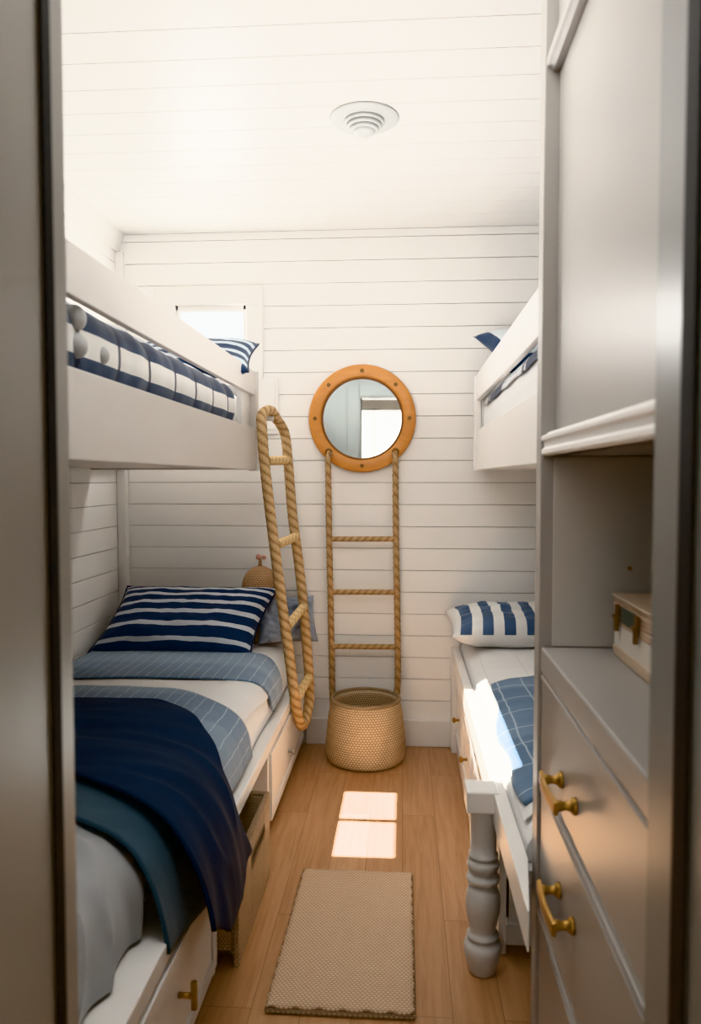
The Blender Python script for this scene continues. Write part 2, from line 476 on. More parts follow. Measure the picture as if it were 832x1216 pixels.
def shiplap_rows(): 
    k0 = math.floor((0-ZL)/PIT)
    k = k0
    while ZL+k*PIT < H:
        yield max(0., ZL+k*PIT), min(H, ZL+(k+1)*PIT); k += 1
def shiplap(name, axis, a0, a1, face, sgn, hole=None, z_min=0.):
    m = MB()
    for z0, z1 in shiplap_rows():
        if z1 < z_min: continue
        g = .0013
        spans = [(a0, a1, z0+g, z1-g)]
        if hole and z1 > hole[2] and z0 < hole[3]:
            spans = [(a0, hole[0], z0+g, z1-g), (hole[1], a1, z0+g, z1-g)]
            if z0 < hole[2]-.004: spans.append((hole[0], hole[1], z0+g, min(z1, hole[2])))
            if z1 > hole[3]+.004: spans.append((hole[0], hole[1], max(z0, hole[3]), z1-g))
        for b0, b1, c0, c1 in spans:
            lo, hi = sorted((face, face+sgn*.012))
            if axis == 'x': m.box(b0, b1, lo, hi, c0, c1)
            else: m.box(lo, hi, b0, b1, c0, c1)
    w = m.build(name, M_ship, None, .0012, seg=1); struct(w)
    lo, hi = sorted((face+sgn*.008, face+sgn*.05)); bk = MB()
    parts = [(a0, a1, 0, H)] if not hole else [(a0, hole[0], 0, H), (hole[1], a1, 0, H), (hole[0], hole[1], 0, hole[2]), (hole[0], hole[1], hole[3], H)]
    for b0, b1, c0, c1 in parts:
        if axis == 'x': bk.box(b0, b1, lo, hi, c0, c1)
        else: bk.box(lo, hi, b0, b1, c0, c1)
    bk.build('backing', M_gap, w)
    return w
WIN = (-1.07, -.715, 1.745, 2.05)
shiplap('wall_back', 'x', XL, XR, YB, 1, WIN)
shiplap('wall_left', 'y', YF, YB, XL, -1)
shiplap('wall_right', 'y', YF, YB, XR, 1)

# ceiling boards with two added roof openings, out of view, that shape the sun patches
SKY = [(-.715, -.505, 1.083, 1.622), (-.185, -.075, .83, 1.70)]
m = MB(); y = YF-.1
xs_all = [(XL-.05, XR+.05)]
while y < YB+.05:
    y1 = y+.14; g = .0017
    cuts = []
    ys = sorted({y+g, y1-g} | {q for s_ in SKY for q in s_[2:] if y+g < q < y1-g})
    for ya, yb in zip(ys, ys[1:]):
        xs = [XL-.05]
        for s_ in SKY:
            if ya < s_[3]-1e-5 and yb > s_[2]+1e-5: xs += [s_[0], s_[1]]
        xs.append(XR+.05)
        for xa, xb in zip(xs[::2], xs[1::2]): m.box(xa, xb, ya, yb, H, H+.014)
    y = y1
ceil = struct(m.build('ceiling', M_ceil, None, .0008, seg=1))
m = MB()
for xa, xb, ya, yb in ((XL-.05, SKY[0][0], YF-.1, YB+.05), (SKY[0][1], SKY[1][0], YF-.1, YB+.05), (SKY[1][1], XR+.05, YF-.1, YB+.05),
                       (SKY[0][0], SKY[0][1], YF-.1, SKY[0][2]), (SKY[0][0], SKY[0][1], SKY[0][3], YB+.05),
                       (SKY[1][0], SKY[1][1], YF-.1, SKY[1][2]), (SKY[1][0], SKY[1][1], SKY[1][3], YB+.05)):
    m.box(xa, xb, ya, yb, H+.010, H+.03)
m.build('backing', M_gap, ceil)
for i, s_ in enumerate(SKY):
    fr = MB()
    for a in ((s_[0]-.03, s_[0], s_[2]-.03, s_[3]+.03), (s_[1], s_[1]+.03, s_[2]-.03, s_[3]+.03), (s_[0], s_[1], s_[2]-.03, s_[2]), (s_[0], s_[1], s_[3], s_[3]+.03)):
        fr.box(*a, H+.030, H+.055)
    f = struct(fr.build('window_%d' % (i+2), M_white, None, .002))  # unseen roof window, added to let the sunbeam in
    box('pane', M_glass, s_[0], s_[1], s_[2], s_[3], H+.040, H+.044, f, 0)
    if i == 0:
        box('glazing_bar', M_white, s_[0], s_[1], 1.335, 1.362, H+.0445, H+.056, f)  # added bar, splits the sun patch on the floor

# crown trims, corner trims, baseboards
prof = [(XL, H), (XL, H-.085), (XL+.012, H-.085), (XL+.014, H-.06), (XL+.03, H-.02), (XL+.034, H)]
struct(MB().prism(prof, 'y', YF, YB).build('trim_1', M_white, None, .001))
struct(box('trim_2', M_white, XL, XL+.034, YB-.03, YB, 1.69, H-.086))
struct(box('baseboard_back', M_white, -.455, .225, YB-.018, YB, 0, .125, None, .004))
struct(box('baseboard_left', M_white, XL, XL+.015, YF, .84, 0, .125, None, .004))

# back window
wf = MB()
wf.box(-1.152, -1.055, YB-.022, YB, 1.70, 2.045).box(-.725, -.649, YB-.022, YB, 1.70, 2.045).box(-1.152, -.649, YB-.022, YB, 2.045, 2.128)
w1 = struct(wf.build('window_1', M_white, None, .003))
wf = MB()
wf.box(-1.07, -1.045, YB-.008, YB+.035, 1.77, 2.05).box(-.74, -.715, YB-.008, YB+.035, 1.77, 2.05).box(-1.07, -.715, YB-.008, YB+.035, 2.022, 2.05).box(-1.07, -.715, YB-.008, YB+.035, 1.745, 1.775)
wf.build('window_frame', M_white, w1, .002)
box('pane', M_glass, -1.045, -.74, YB+.020, YB+.024, 1.775, 2.022, w1, 0)
ap = MB(); ap.box(-1.2, -.578, YB-.016, YB, 1.45, 1.712)
ap.build('window_apron', M_white, w1, .003)
ap = MB().box(-.632, -.592, YB-.021, YB-.015, 1.47, 1.69)
ap.build('apron_panel', M_white, w1, .003)

# front wall with the doorway, and the passage the photograph was taken from
DL, DR, DH = -.350, .2485, 1.90
m = MB().box(XL-.05, DL-.02, YF-.17, YF, 0, H).box(DR+.02, XR+.05, YF-.17, YF, 0, H).box(DL-.02, DR+.02, YF-.17, YF, DH+.02, H)
struct(m.build('wall_front', M_hall, None, 0))
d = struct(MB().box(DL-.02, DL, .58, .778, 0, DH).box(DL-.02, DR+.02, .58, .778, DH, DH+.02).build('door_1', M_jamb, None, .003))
MB().box(DR, DR+.02, .58, .778, 0, DH).build('door_jamb', M_jamb_shade, d, .003)['label'] = 'right-hand door jamb, shade put into its colour'
m = MB().box(DL-.11, DL-.012, .770, .782, 0, DH+.1).box(DL-.012, DR+.012, .770, .782, DH+.012, DH+.1)
m.build('door_casing', M_hall, d, .003)
MB().box(DL, DL+.004, .721, .740, 0, DH).build('door_seal', M_black, d, .001)
MB().box(DR-.004, DR,   .664, .696, 0, DH).build('door_seal', M_black, d, .001)
YH = -1.4
m = MB().box(-1.25, -.80, YH-.05, YH, 0, H).box(.05, 1.15, YH-.05, YH, 0, H).box(-.80, .05, YH-.05, YH, 0, 1.25).box(-.80, .05, YH-.05, YH, 2.02, H)
struct(m.build('wall_hall_back', M_hall, None, 0))
struct(box('wall_hall_left', M_hall, -1.3, -1.25, YH, YF-.17, 0, H, None, 0))
struct(box('wall_hall_right', M_hall, 1.15, 1.2, YH, YF-.17, 0, H, None, 0))
struct(box('ceiling_hall', M_ceil, -1.3, 1.2, YH, YF-.12, H, H+.04, None, 0))
wf = MB()
wf.box(-.88, -.79, YH, YH+.02, 1.25, 2.02).box(.04, .13, YH, YH+.02, 1.25, 2.02).box(-.88, .13, YH, YH+.03, 2.02, 2.17).box(-.91, .16, YH, YH+.05, 2.17, 2.20).box(-.90, .15, YH, YH+.05, 1.18, 1.25)
w4 = struct(wf.build('window_4', M_white, None, .003))
MB().box(-.345, -.305, YH-.04, YH-.005, 1.25, 2.02).box(-.80, .05, YH-.04, YH-.005, 1.95, 2.02).build('window_frame', M_white, w4, .002)
box('pane', M_glass, -.80, .05, YH-.03, YH-.026, 1.25, 2.02, w4, 0)

# round ceiling vent
c = (-.127, 2.435, 0)
t = thing('ceiling_vent', 'round pale grey ceiling vent with stepped rings, set in the boarded ceiling', 'vent', (c[0], c[1], H))
MB().lathe([(0.0, H), (.108, H), (.110, H-.004), (.104, H-.008), (.060, H-.010), (0., H-.010)], c, 64).build('flange', M_vent, t)
for r, z in ((.062, H-.009), (.053, H-.020), (.044, H-.030)):
    MB().lathe([(r-.012, z), (r, z), (r+.002, z-.006), (r-.001, z-.011), (r-.012, z-.011)], c, 56, closed=True).build('ring', M_vent, t)
MB().lathe([(0., H-.012), (.036, H-.012), (.036, H-.042), (.030, H-.050), (.018, H-.055), (0., H-.057)], c, 48).build('hub', M_vent, t)

# ------------------------------------------------------------------ left lower bed
FX = -.464
t = thing('storage_bed', 'white storage bed along the left wall, drawers and open cubby under its ledge', 'bed', (-.9, 2.2, 0))
box('platform', M_bed, XL+.002, FX, .84, YB-.002, .285, .330, t, .004)
m = MB().box(XL+.002, -.49, .84, YB-.002, 0, .04).box(XL+.002, XL+.03, .84, YB-.002, .04, .285)
for ya, yb in ((.84, .98), (1.815, 1.835), (2.58, 2.60), (3.47, YB-.002)): m.box(XL+.03, FX-.006, ya, yb, .0, .285)
m.box(-1.0, -.98, 1.835, 2.58, .04, .285)
m.build('carcass', M_bed, t, .002)
def drawer_panel(ya, yb, z0, z1, x, sgn, parent, mat):
    """recessed shaker front facing +X (sgn 1) or -X"""
    m = MB(); b = .032
    def bx(a0, a1, *r):
        lo, hi = sorted((x+sgn*a0, x+sgn*a1)); m.box(lo, hi, *r)
    bx(-.012, 0, ya, yb, z0, z0+b); bx(-.012, 0, ya, yb, z1-b, z1)
    bx(-.012, 0, ya, ya+b, z0+b, z1-b); bx(-.012, 0, yb-b, yb, z0+b, z1-b)
    bx(-.012, -.006, ya+b, yb-b, z0+b, z1-b)
    return m.build('drawer', mat, parent, .0015)
dr = drawer_panel(2.605, 3.465, .035, .275, FX+.004, 1, t, M_bed)
k = MB().lathe([(0, 0), (.006, 0), (.005, .008), (.005, .014), (.012, .019), (.013, .025), (.008, .030), (0, .031)], (FX-.004, 3.03, .130), 20, 'x')
k.build('knob', M_steel, dr)
dn = drawer_panel(.985, 1.81, .035, .275, FX+.004, 1, t, M_bed)
k = MB().tube([(FX-.003, 1.51, .168), (FX+.028, 1.51, .168)], .006, 12).tube([(FX+.031, 1.51, .140), (FX+.031, 1.51, .198)], .0065, 12)
k.build('drawer_pull', M_brass, dn)

# mattress with its fitted sheet
LP = Path([(-1.31, .500), (-1.0, .505), (-.72, .503), (-.62, .498), (-.555, .475), (-.520, .430), (-.508, .380), (-.505, .338)])
t = thing('mattress', 'mattress in a white sheet on the left lower bed', 'mattress', (-.9, 2.2, .33))
bm_ = MB(); YN, YX = .86, 3.49
pr_ = [LP.at(LP.len*i/60)[0] for i in range(61)]
prof = [(-1.285, .333)]+[(max(p.x, -1.285), p.y) for p in pr_]
def bump01(x): return max(0., min(1., x))**2*(3-2*max(0., min(1., x)))
def foot_in(y): return -.055*bump01((1.95-y)/.5)
G = []
for j in range(31):
    y = YN+(YX-YN)*j/30
    G.append([bm_.b.verts.new((px+foot_in(y)*max(0, (px+1.31)/.8), y, pz)) for px, pz in prof])
for j in range(30):
    for i in range(len(prof)):
        i2 = (i+1) % len(prof)
        bm_.face([G[j][i], G[j][i2], G[j+1][i2], G[j+1][i]], None, i2 > 1)
bm_.face(G[0][::-1]); bm_.face(G[-1])
bm_.build('mattress_body', M_sheet, t, 0)
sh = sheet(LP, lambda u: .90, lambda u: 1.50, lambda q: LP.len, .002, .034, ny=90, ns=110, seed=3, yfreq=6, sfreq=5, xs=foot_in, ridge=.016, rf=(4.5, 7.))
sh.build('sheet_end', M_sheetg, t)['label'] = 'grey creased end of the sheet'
duv = sheet(LP, lambda u: 1.60, lambda u: 3.16, lambda q: LP.len*(.90+.02*math.sin(q*9)), .003, .007, ny=80, ns=70, seed=8, yfreq=3, xs=foot_in, ridge=.003, rf=(3., 5.))
tag(duv.build('duvet', M_sheet, None), 'white top sheet spread over the left lower bed under the blue throws', 'sheet')

# throws and blankets, from the pillow towards the foot
def bump01(x): return max(0., min(1., x))**2*(3-2*max(0., min(1., x)))
o = sheet(LP, lambda u: 2.66+.04*u+.10*bump01((u-.72)/.2), lambda u: 3.12-.10*bump01((u-.78)/.2), lambda q: LP.len*.97, .014, .006, ny=40, seed=12, yfreq=5).build('folded_throw', M_throw, None, solid=.005)
tag(o, 'blue lined throw folded across the left bed just below the navy striped pillow', 'throw', 'blue lined throws on the left bed')
o = sheet(LP, lambda u: 1.95, lambda u: 2.55-.16*bump01((u-.55)/.3), lambda q: LP.len*.99, .014, .007, ny=40, seed=22, yfreq=5).build('folded_throw', M_throw, None, solid=.005)
tag(o, 'blue lined throw lying between the white strip and the navy blanket, left bed', 'throw', 'blue lined throws on the left bed')
LP2 = Path([(-1.31, .512), (-1.0, .518), (-.74, .520), (-.63, .514), (-.550, .492), (-.502, .445), (-.474, .380), (-.458, .310), (-.450, .240), (-.446, .150)])
o = sheet(LP2, lambda u: 1.53-.01*math.sin(u*6)-.11*bump01((u-.4)/.4), lambda u: 1.80, lambda q: LP2.len*(.865+.04*q), .026, .010, xs=lambda y: .7*foot_in(y), ny=40, ns=80, seed=31, yfreq=7).build('blanket', M_teal, None, solid=.008)
tag(o, 'slate blue blanket showing under the near edge of the navy blanket', 'blanket')
def nav_len(q):
    return LP2.len*(.875+.07*bump01(q/.34)-.045*bump01((q-.62)/.3))
o = sheet(LP2, lambda u: 1.69-.17*bump01((u-.38)/.40)+.03*bump01((u-.85)/.15), lambda u: 2.25-.37*bump01((u-.48)/.32)+.06*bump01((u-.80)/.13), nav_len, .040, .022, ny=90, ns=130, seed=41, yfreq=6.5, sfreq=1.6, ripple=.005, ridge=.006, rf=(2.2, 6.)).build('blanket', M_navy, None, solid=.010)
tag(o, 'dark navy blanket thrown across the left bed and hanging over its edge', 'blanket')

# pillows on the left bed
th = math.atan2(.255, .26)
o = pillow('striped_pillow', M_navystripe, 0.70, .37, .14, place((-.945, 3.225, .628), math.radians(43), 0, math.radians(0)), seed=2, piping=M_navyedge, shear=.22, wr=.012)
tag(o, 'large navy pillow with thin white stripes propped on the left lower bed', 'pillow')
o = pillow('pillow', M_greyblue, .27, .22, .09, place((-.525, 3.372, .610), math.radians(62), 0, math.radians(18)), seed=9, wr=.02)
tag(o, 'grey blue crumpled pillow behind the rope ladder on the left bed', 'pillow', 'grey blue pillows on the left bed')
o = pillow('pillow', M_greyblue, .27, .20, .08, place((-1.185, 3.375, .552), math.radians(10), 0, math.radians(-4)), seed=15, wr=.02)
tag(o, 'grey blue pillow mostly hidden, in the wall corner behind the striped pillow', 'pillow', 'grey blue pillows on the left bed')

# woven dome with knotted knob
c = (-.652, 3.412, 0)
t = thing('woven_jar', 'domed woven jar with a knotted knob standing against the back wall', 'jar', (c[0], c[1], .505))
pf = [(0., .507), (.068, .507), (.082, .53), (.083, .56)]
z = .56
for i in range(1, 34):
    q = i/33; zz = .56+.285*q
    r = .083 if zz < .75 else .083*math.sqrt(max(0.010, 1-((zz-.75)/.0975)**2))
    pf.append((r*(1+.025*math.sin(i*PI)) + (.0018 if i % 2 else 0), zz))
pf.append((0., .848))
MB().lathe(pf, c, 40).build('woven_body', M_dome, t)
kn = MB().lathe([(0, .842), (.010, .842), (.008, .862), (.007, .878), (0, .880)], c, 16)
kn.build('neck', M_dome, t)
for dx, dz, r in ((-.006, .888, .014), (.018, .886, .010)):
    MB().ball((c[0]+dx, c[1], dz), r).build('bead', paint('dusty_pink_bead', (.48, .27, .21), .6), t)

# basket in the cubby
t = thing('storage_basket', 'rectangular woven basket with handle slot, pulled out under the left bed', 'basket', (-.55, 2.08, .04))
x0, x1, ya, yb, z0, z1 = -.80, -.414, 1.853, 2.305, .0, .262
m = MB()
hy0, hy1, hz0, hz1 = 2.02, 2.20, .175, .212
T = .016
for q in ((x1-T, x1, ya, hy0, z0, z1), (x1-T, x1, hy1, yb, z0, z1), (x1-T, x1, hy0, hy1, z0, hz0), (x1-T, x1, hy0, hy1, hz1, z1)):
    m.box(*q)
m.box(x0, x0+T, ya, yb, z0+.041, z1).box(x0+T, x1-T, ya, ya+T, z0+.041, z1).box(x0+T, x1-T, yb-T, yb, z0+.041, z1).box(x0, x1-T, ya, yb, z0+.041, z0+.05)
m.build('basket_body', M_jute2, t, .004)
rim = MB().tube([(x1-T/2, ya+.008, z1), (x1-T/2, yb-.008, z1), (x0+T/2, yb-.008, z1), (x0+T/2, ya+.008, z1)], .011, 10, closed=True)
rim.build('rim', M_jute2, t)
hw = MB().tube([(x1-.003, hy0, hz1), (x1-.003, hy0, hz0), (x1-.003, hy1, hz0), (x1-.003, hy1, hz1)], .007, 8, closed=True)
hw.build('handle_binding', M_jute2, t)

# ------------------------------------------------------------------ left upper bunk
BX, BE = -.62, 3.155
t = thing('upper_bunk', 'warm white upper bunk on the left with slotted guard rail', 'bunk bed', (-.95, 2.1, 1.283), 'upper bunks')
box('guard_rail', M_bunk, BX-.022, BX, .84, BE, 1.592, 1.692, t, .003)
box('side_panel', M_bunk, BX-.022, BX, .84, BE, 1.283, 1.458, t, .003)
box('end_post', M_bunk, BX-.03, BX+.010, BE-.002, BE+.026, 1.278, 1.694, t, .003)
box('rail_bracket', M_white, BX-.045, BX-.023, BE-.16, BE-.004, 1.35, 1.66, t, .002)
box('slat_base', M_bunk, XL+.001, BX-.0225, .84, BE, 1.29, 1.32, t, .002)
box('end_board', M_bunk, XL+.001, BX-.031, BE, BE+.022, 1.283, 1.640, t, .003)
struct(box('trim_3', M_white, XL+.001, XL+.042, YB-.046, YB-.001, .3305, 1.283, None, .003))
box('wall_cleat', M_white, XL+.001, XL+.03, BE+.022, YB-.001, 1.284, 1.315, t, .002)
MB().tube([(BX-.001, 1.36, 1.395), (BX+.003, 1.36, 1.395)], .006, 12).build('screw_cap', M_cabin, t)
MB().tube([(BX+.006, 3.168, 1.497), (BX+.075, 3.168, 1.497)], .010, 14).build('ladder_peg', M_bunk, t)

BP = Path([(-.665, 1.448), (-.652, 1.49), (-.650, 1.53), (-.656, 1.568), (-.682, 1.598), (-.74, 1.615), (-.95, 1.62), (-1.30, 1.615)])
t = thing('mattress', 'white mattress on the left upper bunk seen through the guard rail slot', 'mattress', (-.95, 2.1, 1.32))
prof = [(BP.at(BP.len*i/40)[0].x-.012, BP.at(BP.len*i/40)[0].y-.012) for i in range(41)]+[(-1.31, 1.322), (-.69, 1.322)]
MB().prism(prof, 'y', .86, BE-.01).build('mattress_body', M_sheet, t)
dv = thing('plaid_duvet', 'navy and white plaid duvet on the left upper bunk', 'duvet', (-.95, 2.1, 1.5))
m = MB(); ns, ny = 60, 200; G = []
for j in range(ny+1):
    y = .90+(2.86-.90)*j/ny; row = []
    for i in range(ns+1):
        sl = BP.len*(.0+i/ns*.96); p, tg = BP.at(sl)
        nx, nz = tg.y, -tg.x
        puff = .002+.006*abs(math.sin((y+.03)/.215*PI))**.6+.004*noise.noise(Vector((sl*6, y*14, 3)))
        if nx < 0: nx, nz = -nx, -nz
        v = m.b.verts.new((p.x+abs(nx)*puff, y, p.y+abs(nz)*puff*(1 if tg.x <= 0 else 0)))
        row.append((v, (min(1, sl/.30), y)))
    G.append(row)
for j in range(ny):
    for i in range(ns):
        q = [G[j][i], G[j][i+1], G[j+1][i+1], G[j+1][i]]
        m.face([a[0] for a in q], [a[1] for a in q], True)
m.build('duvet_cover', M_plaid, dv)
M_pom = cloth('grey_white_pompom', (.46, .46, .45), .15)
for y, z, r in ((1.475, 1.512, .026), (1.47, 1.565, .026), (1.60, 1.512, .020)):
    MB().ball((-.648, y, z), r, .85, 1, 1).build('pompom', M_pom, dv)

o = pillow('striped_pillow', M_upstripe, .50, .30, .11, place((-.845, 3.00, 1.728), math.radians(30), 0, math.radians(2)), seed=21, piping=M_navyedge)
tag(o, 'navy pillow with pale stripes on the left upper bunk, before the window', 'pillow')

# thick rope ladder hung from the bunk end
NEAR = [(-.572, 3.05, 1.438), (-.563, 3.05, 1.308), (-.540, 3.05, 1.103), (-.510, 3.05, .863), (-.483, 3.05, .655), (-.459, 3.05, .482), (-.442, 3.05, .342)]
FAR = [(-.516, 3.28, 1.441), (-.501, 3.28, 1.313), (-.484, 3.28, 1.093), (-.458, 3.28, .89), (-.436, 3.28, .686), (-.418, 3.28, .462), (-.410, 3.28, .313)]
TOP = [(-.545, 3.225, 1.505), (-.560, 3.165, 1.532), (-.580, 3.09, 1.505)]
BOT = [(-.431, 3.09, .240), (-.424, 3.165, .197), (-.413, 3.245, .235)]
t = thing('rope_ladder', 'thick golden rope ladder looped over the end of the left upper bunk', 'ladder', (-.5, 3.165, .2))
MB().tube(TOP+NEAR+BOT+FAR[::-1], .0205, 24, lobes=5, pitch=.10, amp=.07, step=.005, closed=True).build('rope_loop', M_rope, t)
for a, b in (((-.555, 3.058, 1.318), (-.507, 3.272, 1.325)), ((-.515, 3.058, .975), (-.468, 3.272, .993)), ((-.474, 3.058, .640), (-.434, 3.272, .685)), ((-.444, 3.058, .328), (-.411, 3.272, .375))):
    MB().tube([a, b], .0185, 18, lobes=3, pitch=.06, amp=.06, step=.006).build('rung', M_rung, t)

# ------------------------------------------------------------------ mirror, wall rope ladder, floor basket
mc = (-.190, 0, 1.520)
t = thing('porthole_mirror', 'round mirror in an orange wooden porthole ring with brass rivets', 'mirror', (mc[0], YB, mc[2]))
yb_ = YB-.001
MB().lathe([(.185, yb_), (.2455, yb_), (.2455, yb_-.022), (.2425, yb_-.028), (.2380, yb_-.030), (.1960, yb_-.030), (.1900, yb_-.026), (.187, yb_-.020)], mc, 96, 'y', closed=True).build('ring', M_ring, t)
MB().lathe([(.1795, yb_-.006), (.186, yb_-.006), (.1885, yb_-.024), (.184, yb_-.026), (.180, yb_-.016)], mc, 96, 'y', closed=True).build('inner_bezel', M_ringin, t)
MB().lathe([(0., yb_-.009), (.1835, yb_-.009), (.1835, yb_-.007), (0., yb_-.007)], mc, 96, 'y', smooth=False).build('mirror_glass', M_mirror, t)
for k in range(8):
    a = PI/2+k*PI/4; c = (mc[0]+.216*math.cos(a), 0, mc[2]+.216*math.sin(a))
    yy = yb_-.029
    if k in (3, 5):
        MB().lathe([(.010, yy), (.017, yy), (.017, yy-.004), (.012, yy-.005), (.010, yy-.003)], c, 20, 'y', closed=True).build('grommet', M_bronze, t)
    else:
        MB().lathe([(0, yy-.002), (.0045, yy-.002), (.006, yy-.001), (.0065, yy-.004), (.009, yy-.004), (.0095, yy), (0, yy)], c, 20, 'y').build('rivet', M_bronze, t)

t = thing('rope_ladder', 'slim twisted rope ladder hanging from the porthole mirror into the round basket', 'ladder', (-.185, 3.44, .1))
yr = 3.446
for X0, X1 in ((-.343, -.328), (-.037, -.024)):
    MB().tube([(X0+(.006 if X0 < -.2 else -.006), 3.462, 1.362), (X0, 3.448, 1.338), (X0, yr, 1.28), (X0*.7+X1*.3, yr, .95), (X1, yr, .45), (X1+(.004 if X0 < -.2 else -.004), yr-.004, .24), (X1+(.02 if X0 < -.2 else -.02), yr-.03, .10)], .0130, 18, lobes=3, pitch=.07, amp=.14, step=.005).build('side_rope', M_rope2, t)
for z in (.968, .724, .472):
    f = (1.33-z)/.9
    xa = -.343+.012*f; xb = -.037+.010*f
    MB().tube([(xa, yr, z+.001), (xb, yr, z+.003)], .0115, 16, lobes=3, pitch=.05, amp=.12, step=.005).build('rung', M_rope2, t)

c = (-.165, 3.318, 0)
t = thing('woven_basket', 'round woven jute basket on the floor below the mirror', 'basket', (c[0], c[1], 0))
pts = [(.150, .002), (.168, .012), (.1755, .05), (.174, .10), (.168, .16), (.160, .22), (.153, .262)]
pf = [(0., .002)]
N = 52
for i in range(N+1):
    p = cat(pts, (len(pts)-1)*i/N); pf.append((p.x+.0018*math.sin(i*PI/2)**2*(1 if i % 2 else 0), p.y))
pf += [(.1535, .272), (.149, .276), (.143, .272), (.142, .262)]
for i in range(N, -1, -4):
    p = cat(pts, (len(pts)-1)*i/N); pf.append((p.x-.013, max(p.y, .014)))
pf.append((0., .014))
MB().lathe(pf, c, 96).build('basket_body', M_jute, t)
MB().tube([(c[0]+.1485*math.cos(2*PI*k/48), c[1]+.1485*math.sin(2*PI*k/48), .273) for k in range(48)], .0075, 14, lobes=3, pitch=.04, amp=.12, closed=True, step=.006).build('rim', M_jute, t)

# rug
t = thing('rug', 'woven beige runner rug on the oak floor between the beds', 'rug', (-.14, 2.0, 0))
m = MB(); nx_, ny_ = 30, 50; G = []
for j in range(ny_+1):
    q = j/ny_; row = []
    for i in range(nx_+1):
        f = i/nx_; xx = -.310+.338*f+.0025*math.sin(j*1.7)*(1 if i in (0, nx_) else 0)+(-.008*(1-q))*(1-f); yy = 1.700+.625*q+.003*math.sin(i*1.3)*(1 if j in (0, ny_) else 0)
        row.append(m.b.verts.new((xx, yy, .009+.0012*noise.noise(Vector((xx*9, yy*9, 1))))))
    G.append(row)
for j in range(ny_):
    for i in range(nx_): m.face([G[j][i], G[j][i+1], G[j+1][i+1], G[j+1][i]], None, True)
m.build('rug_body', M_rug, t, solid=.0075)
M_bind = weave_mat('rug_binding', (.16, .11, .07), (.42, .31, .21), .012, .008, 'Object', .002)
MB().tube([(-.317, 1.698, .006), (.028, 1.698, .006)], .005, 10).build('binding', M_bind, t)
MB().tube([(-.309, 2.327, .006), (.028, 2.327, .006)], .0045, 10).build('binding', M_bind, t)
MB().tube([(-.317, 1.700, .006), (-.311, 2.325, .006)], .004, 10).build('binding', M_bind, t)
MB().tube([(.029, 1.700, .006), (.029, 2.325, .006)], .004, 10).build('binding', M_bind, t)

# ------------------------------------------------------------------ right lower bed
RX = .232
t = thing('storage_bed', 'white bed on the right with a turned front leg and small knobbed drawers', 'bed', (.7, 2.5, 0))
box('platform', M_bed, RX+.0245, XR-.002, 1.57, YB-.002, .40, .43, t, .002)
MB().prism([(RX-.008, 1.345), (RX-.004, 1.345), (RX+.024, 1.535), (RX+.024, YB-.02), (RX-.008, YB-.02)], 'z', .396, .474).build('side_rail', M_bed, t, .003)
box('carcass', M_bed, RX+.012, XR-.002, 2.60, YB-.002, .0, .399, t, .002)
m = MB().box(RX+.045, XR-.002, 1.935, 1.955, .08, .399).box(RX+.035, XR-.002, 1.925, 1.965, .045, .10)
m.build('end_panel', M_leg_shade, t, .003)
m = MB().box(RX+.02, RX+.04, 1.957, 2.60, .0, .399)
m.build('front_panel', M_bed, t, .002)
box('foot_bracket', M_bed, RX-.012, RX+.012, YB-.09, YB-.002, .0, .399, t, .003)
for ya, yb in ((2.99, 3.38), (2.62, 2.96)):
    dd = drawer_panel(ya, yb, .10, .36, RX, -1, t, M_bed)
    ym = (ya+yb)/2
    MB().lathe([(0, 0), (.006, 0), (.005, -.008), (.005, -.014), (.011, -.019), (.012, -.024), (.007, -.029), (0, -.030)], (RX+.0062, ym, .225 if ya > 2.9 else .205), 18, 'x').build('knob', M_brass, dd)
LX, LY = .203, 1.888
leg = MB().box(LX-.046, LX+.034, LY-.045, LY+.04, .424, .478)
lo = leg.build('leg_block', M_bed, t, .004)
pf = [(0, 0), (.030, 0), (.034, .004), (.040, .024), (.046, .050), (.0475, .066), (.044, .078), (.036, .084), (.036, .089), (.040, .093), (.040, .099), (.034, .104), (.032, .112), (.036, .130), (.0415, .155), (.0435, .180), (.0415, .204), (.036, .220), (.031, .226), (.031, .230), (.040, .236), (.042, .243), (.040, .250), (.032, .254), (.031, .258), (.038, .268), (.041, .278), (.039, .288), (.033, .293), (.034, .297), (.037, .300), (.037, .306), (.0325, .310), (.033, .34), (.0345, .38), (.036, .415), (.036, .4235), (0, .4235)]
MB().lathe(pf, (LX, LY, 0), 48).build('turned_leg', M_leg_shade, t)

RP = Path([(1.15, .530), (.75, .535), (.45, .532), (.36, .527), (.300, .508), (.268, .475), (.258, .434)])
t = thing('mattress', 'mattress in white bedding on the right lower bed', 'mattress', (.7, 2.5, .43))
prof = [(RP.at(RP.len*i/50)[0].x, RP.at(RP.len*i/50)[0].y) for i in range(51)]+[(1.15, .4305)]
MB().prism(prof, 'y', 1.60, YB-.01).build('mattress_body', M_sheet, t)
o = sheet(RP, lambda u: 1.66, lambda u: 3.05-.06*bump01((u-.8)/.2), lambda q: RP.len*.94, .003, .008, -1, ny=60, seed=51, yfreq=6).build('duvet', M_faint)
tag(o, 'white duvet with faint grey grid lines on the right lower bed', 'duvet')
o = sheet(RP, lambda u: 1.76+.05*math.sin(u*5), lambda u: 2.76-.15*bump01((u-.5)/.5), lambda q: RP.len*(.925-.04*bump01((q-.45)/.55)+.008*math.sin(q*15)), .012, .010, -1, ny=60, seed=61, yfreq=8).build('folded_throw', M_check, None, solid=.006)
tag(o, 'blue throw with a pale window check on the right lower bed', 'throw')
o = pillow('striped_pillow', M_bluestripe, .68, .34, .15, place((.535, 3.305, .614), math.radians(8), 0, math.radians(2)), seed=33, wr=.014, pinch=.05)
tag(o, 'white pillow with blue stripes on the right lower bed', 'pillow')

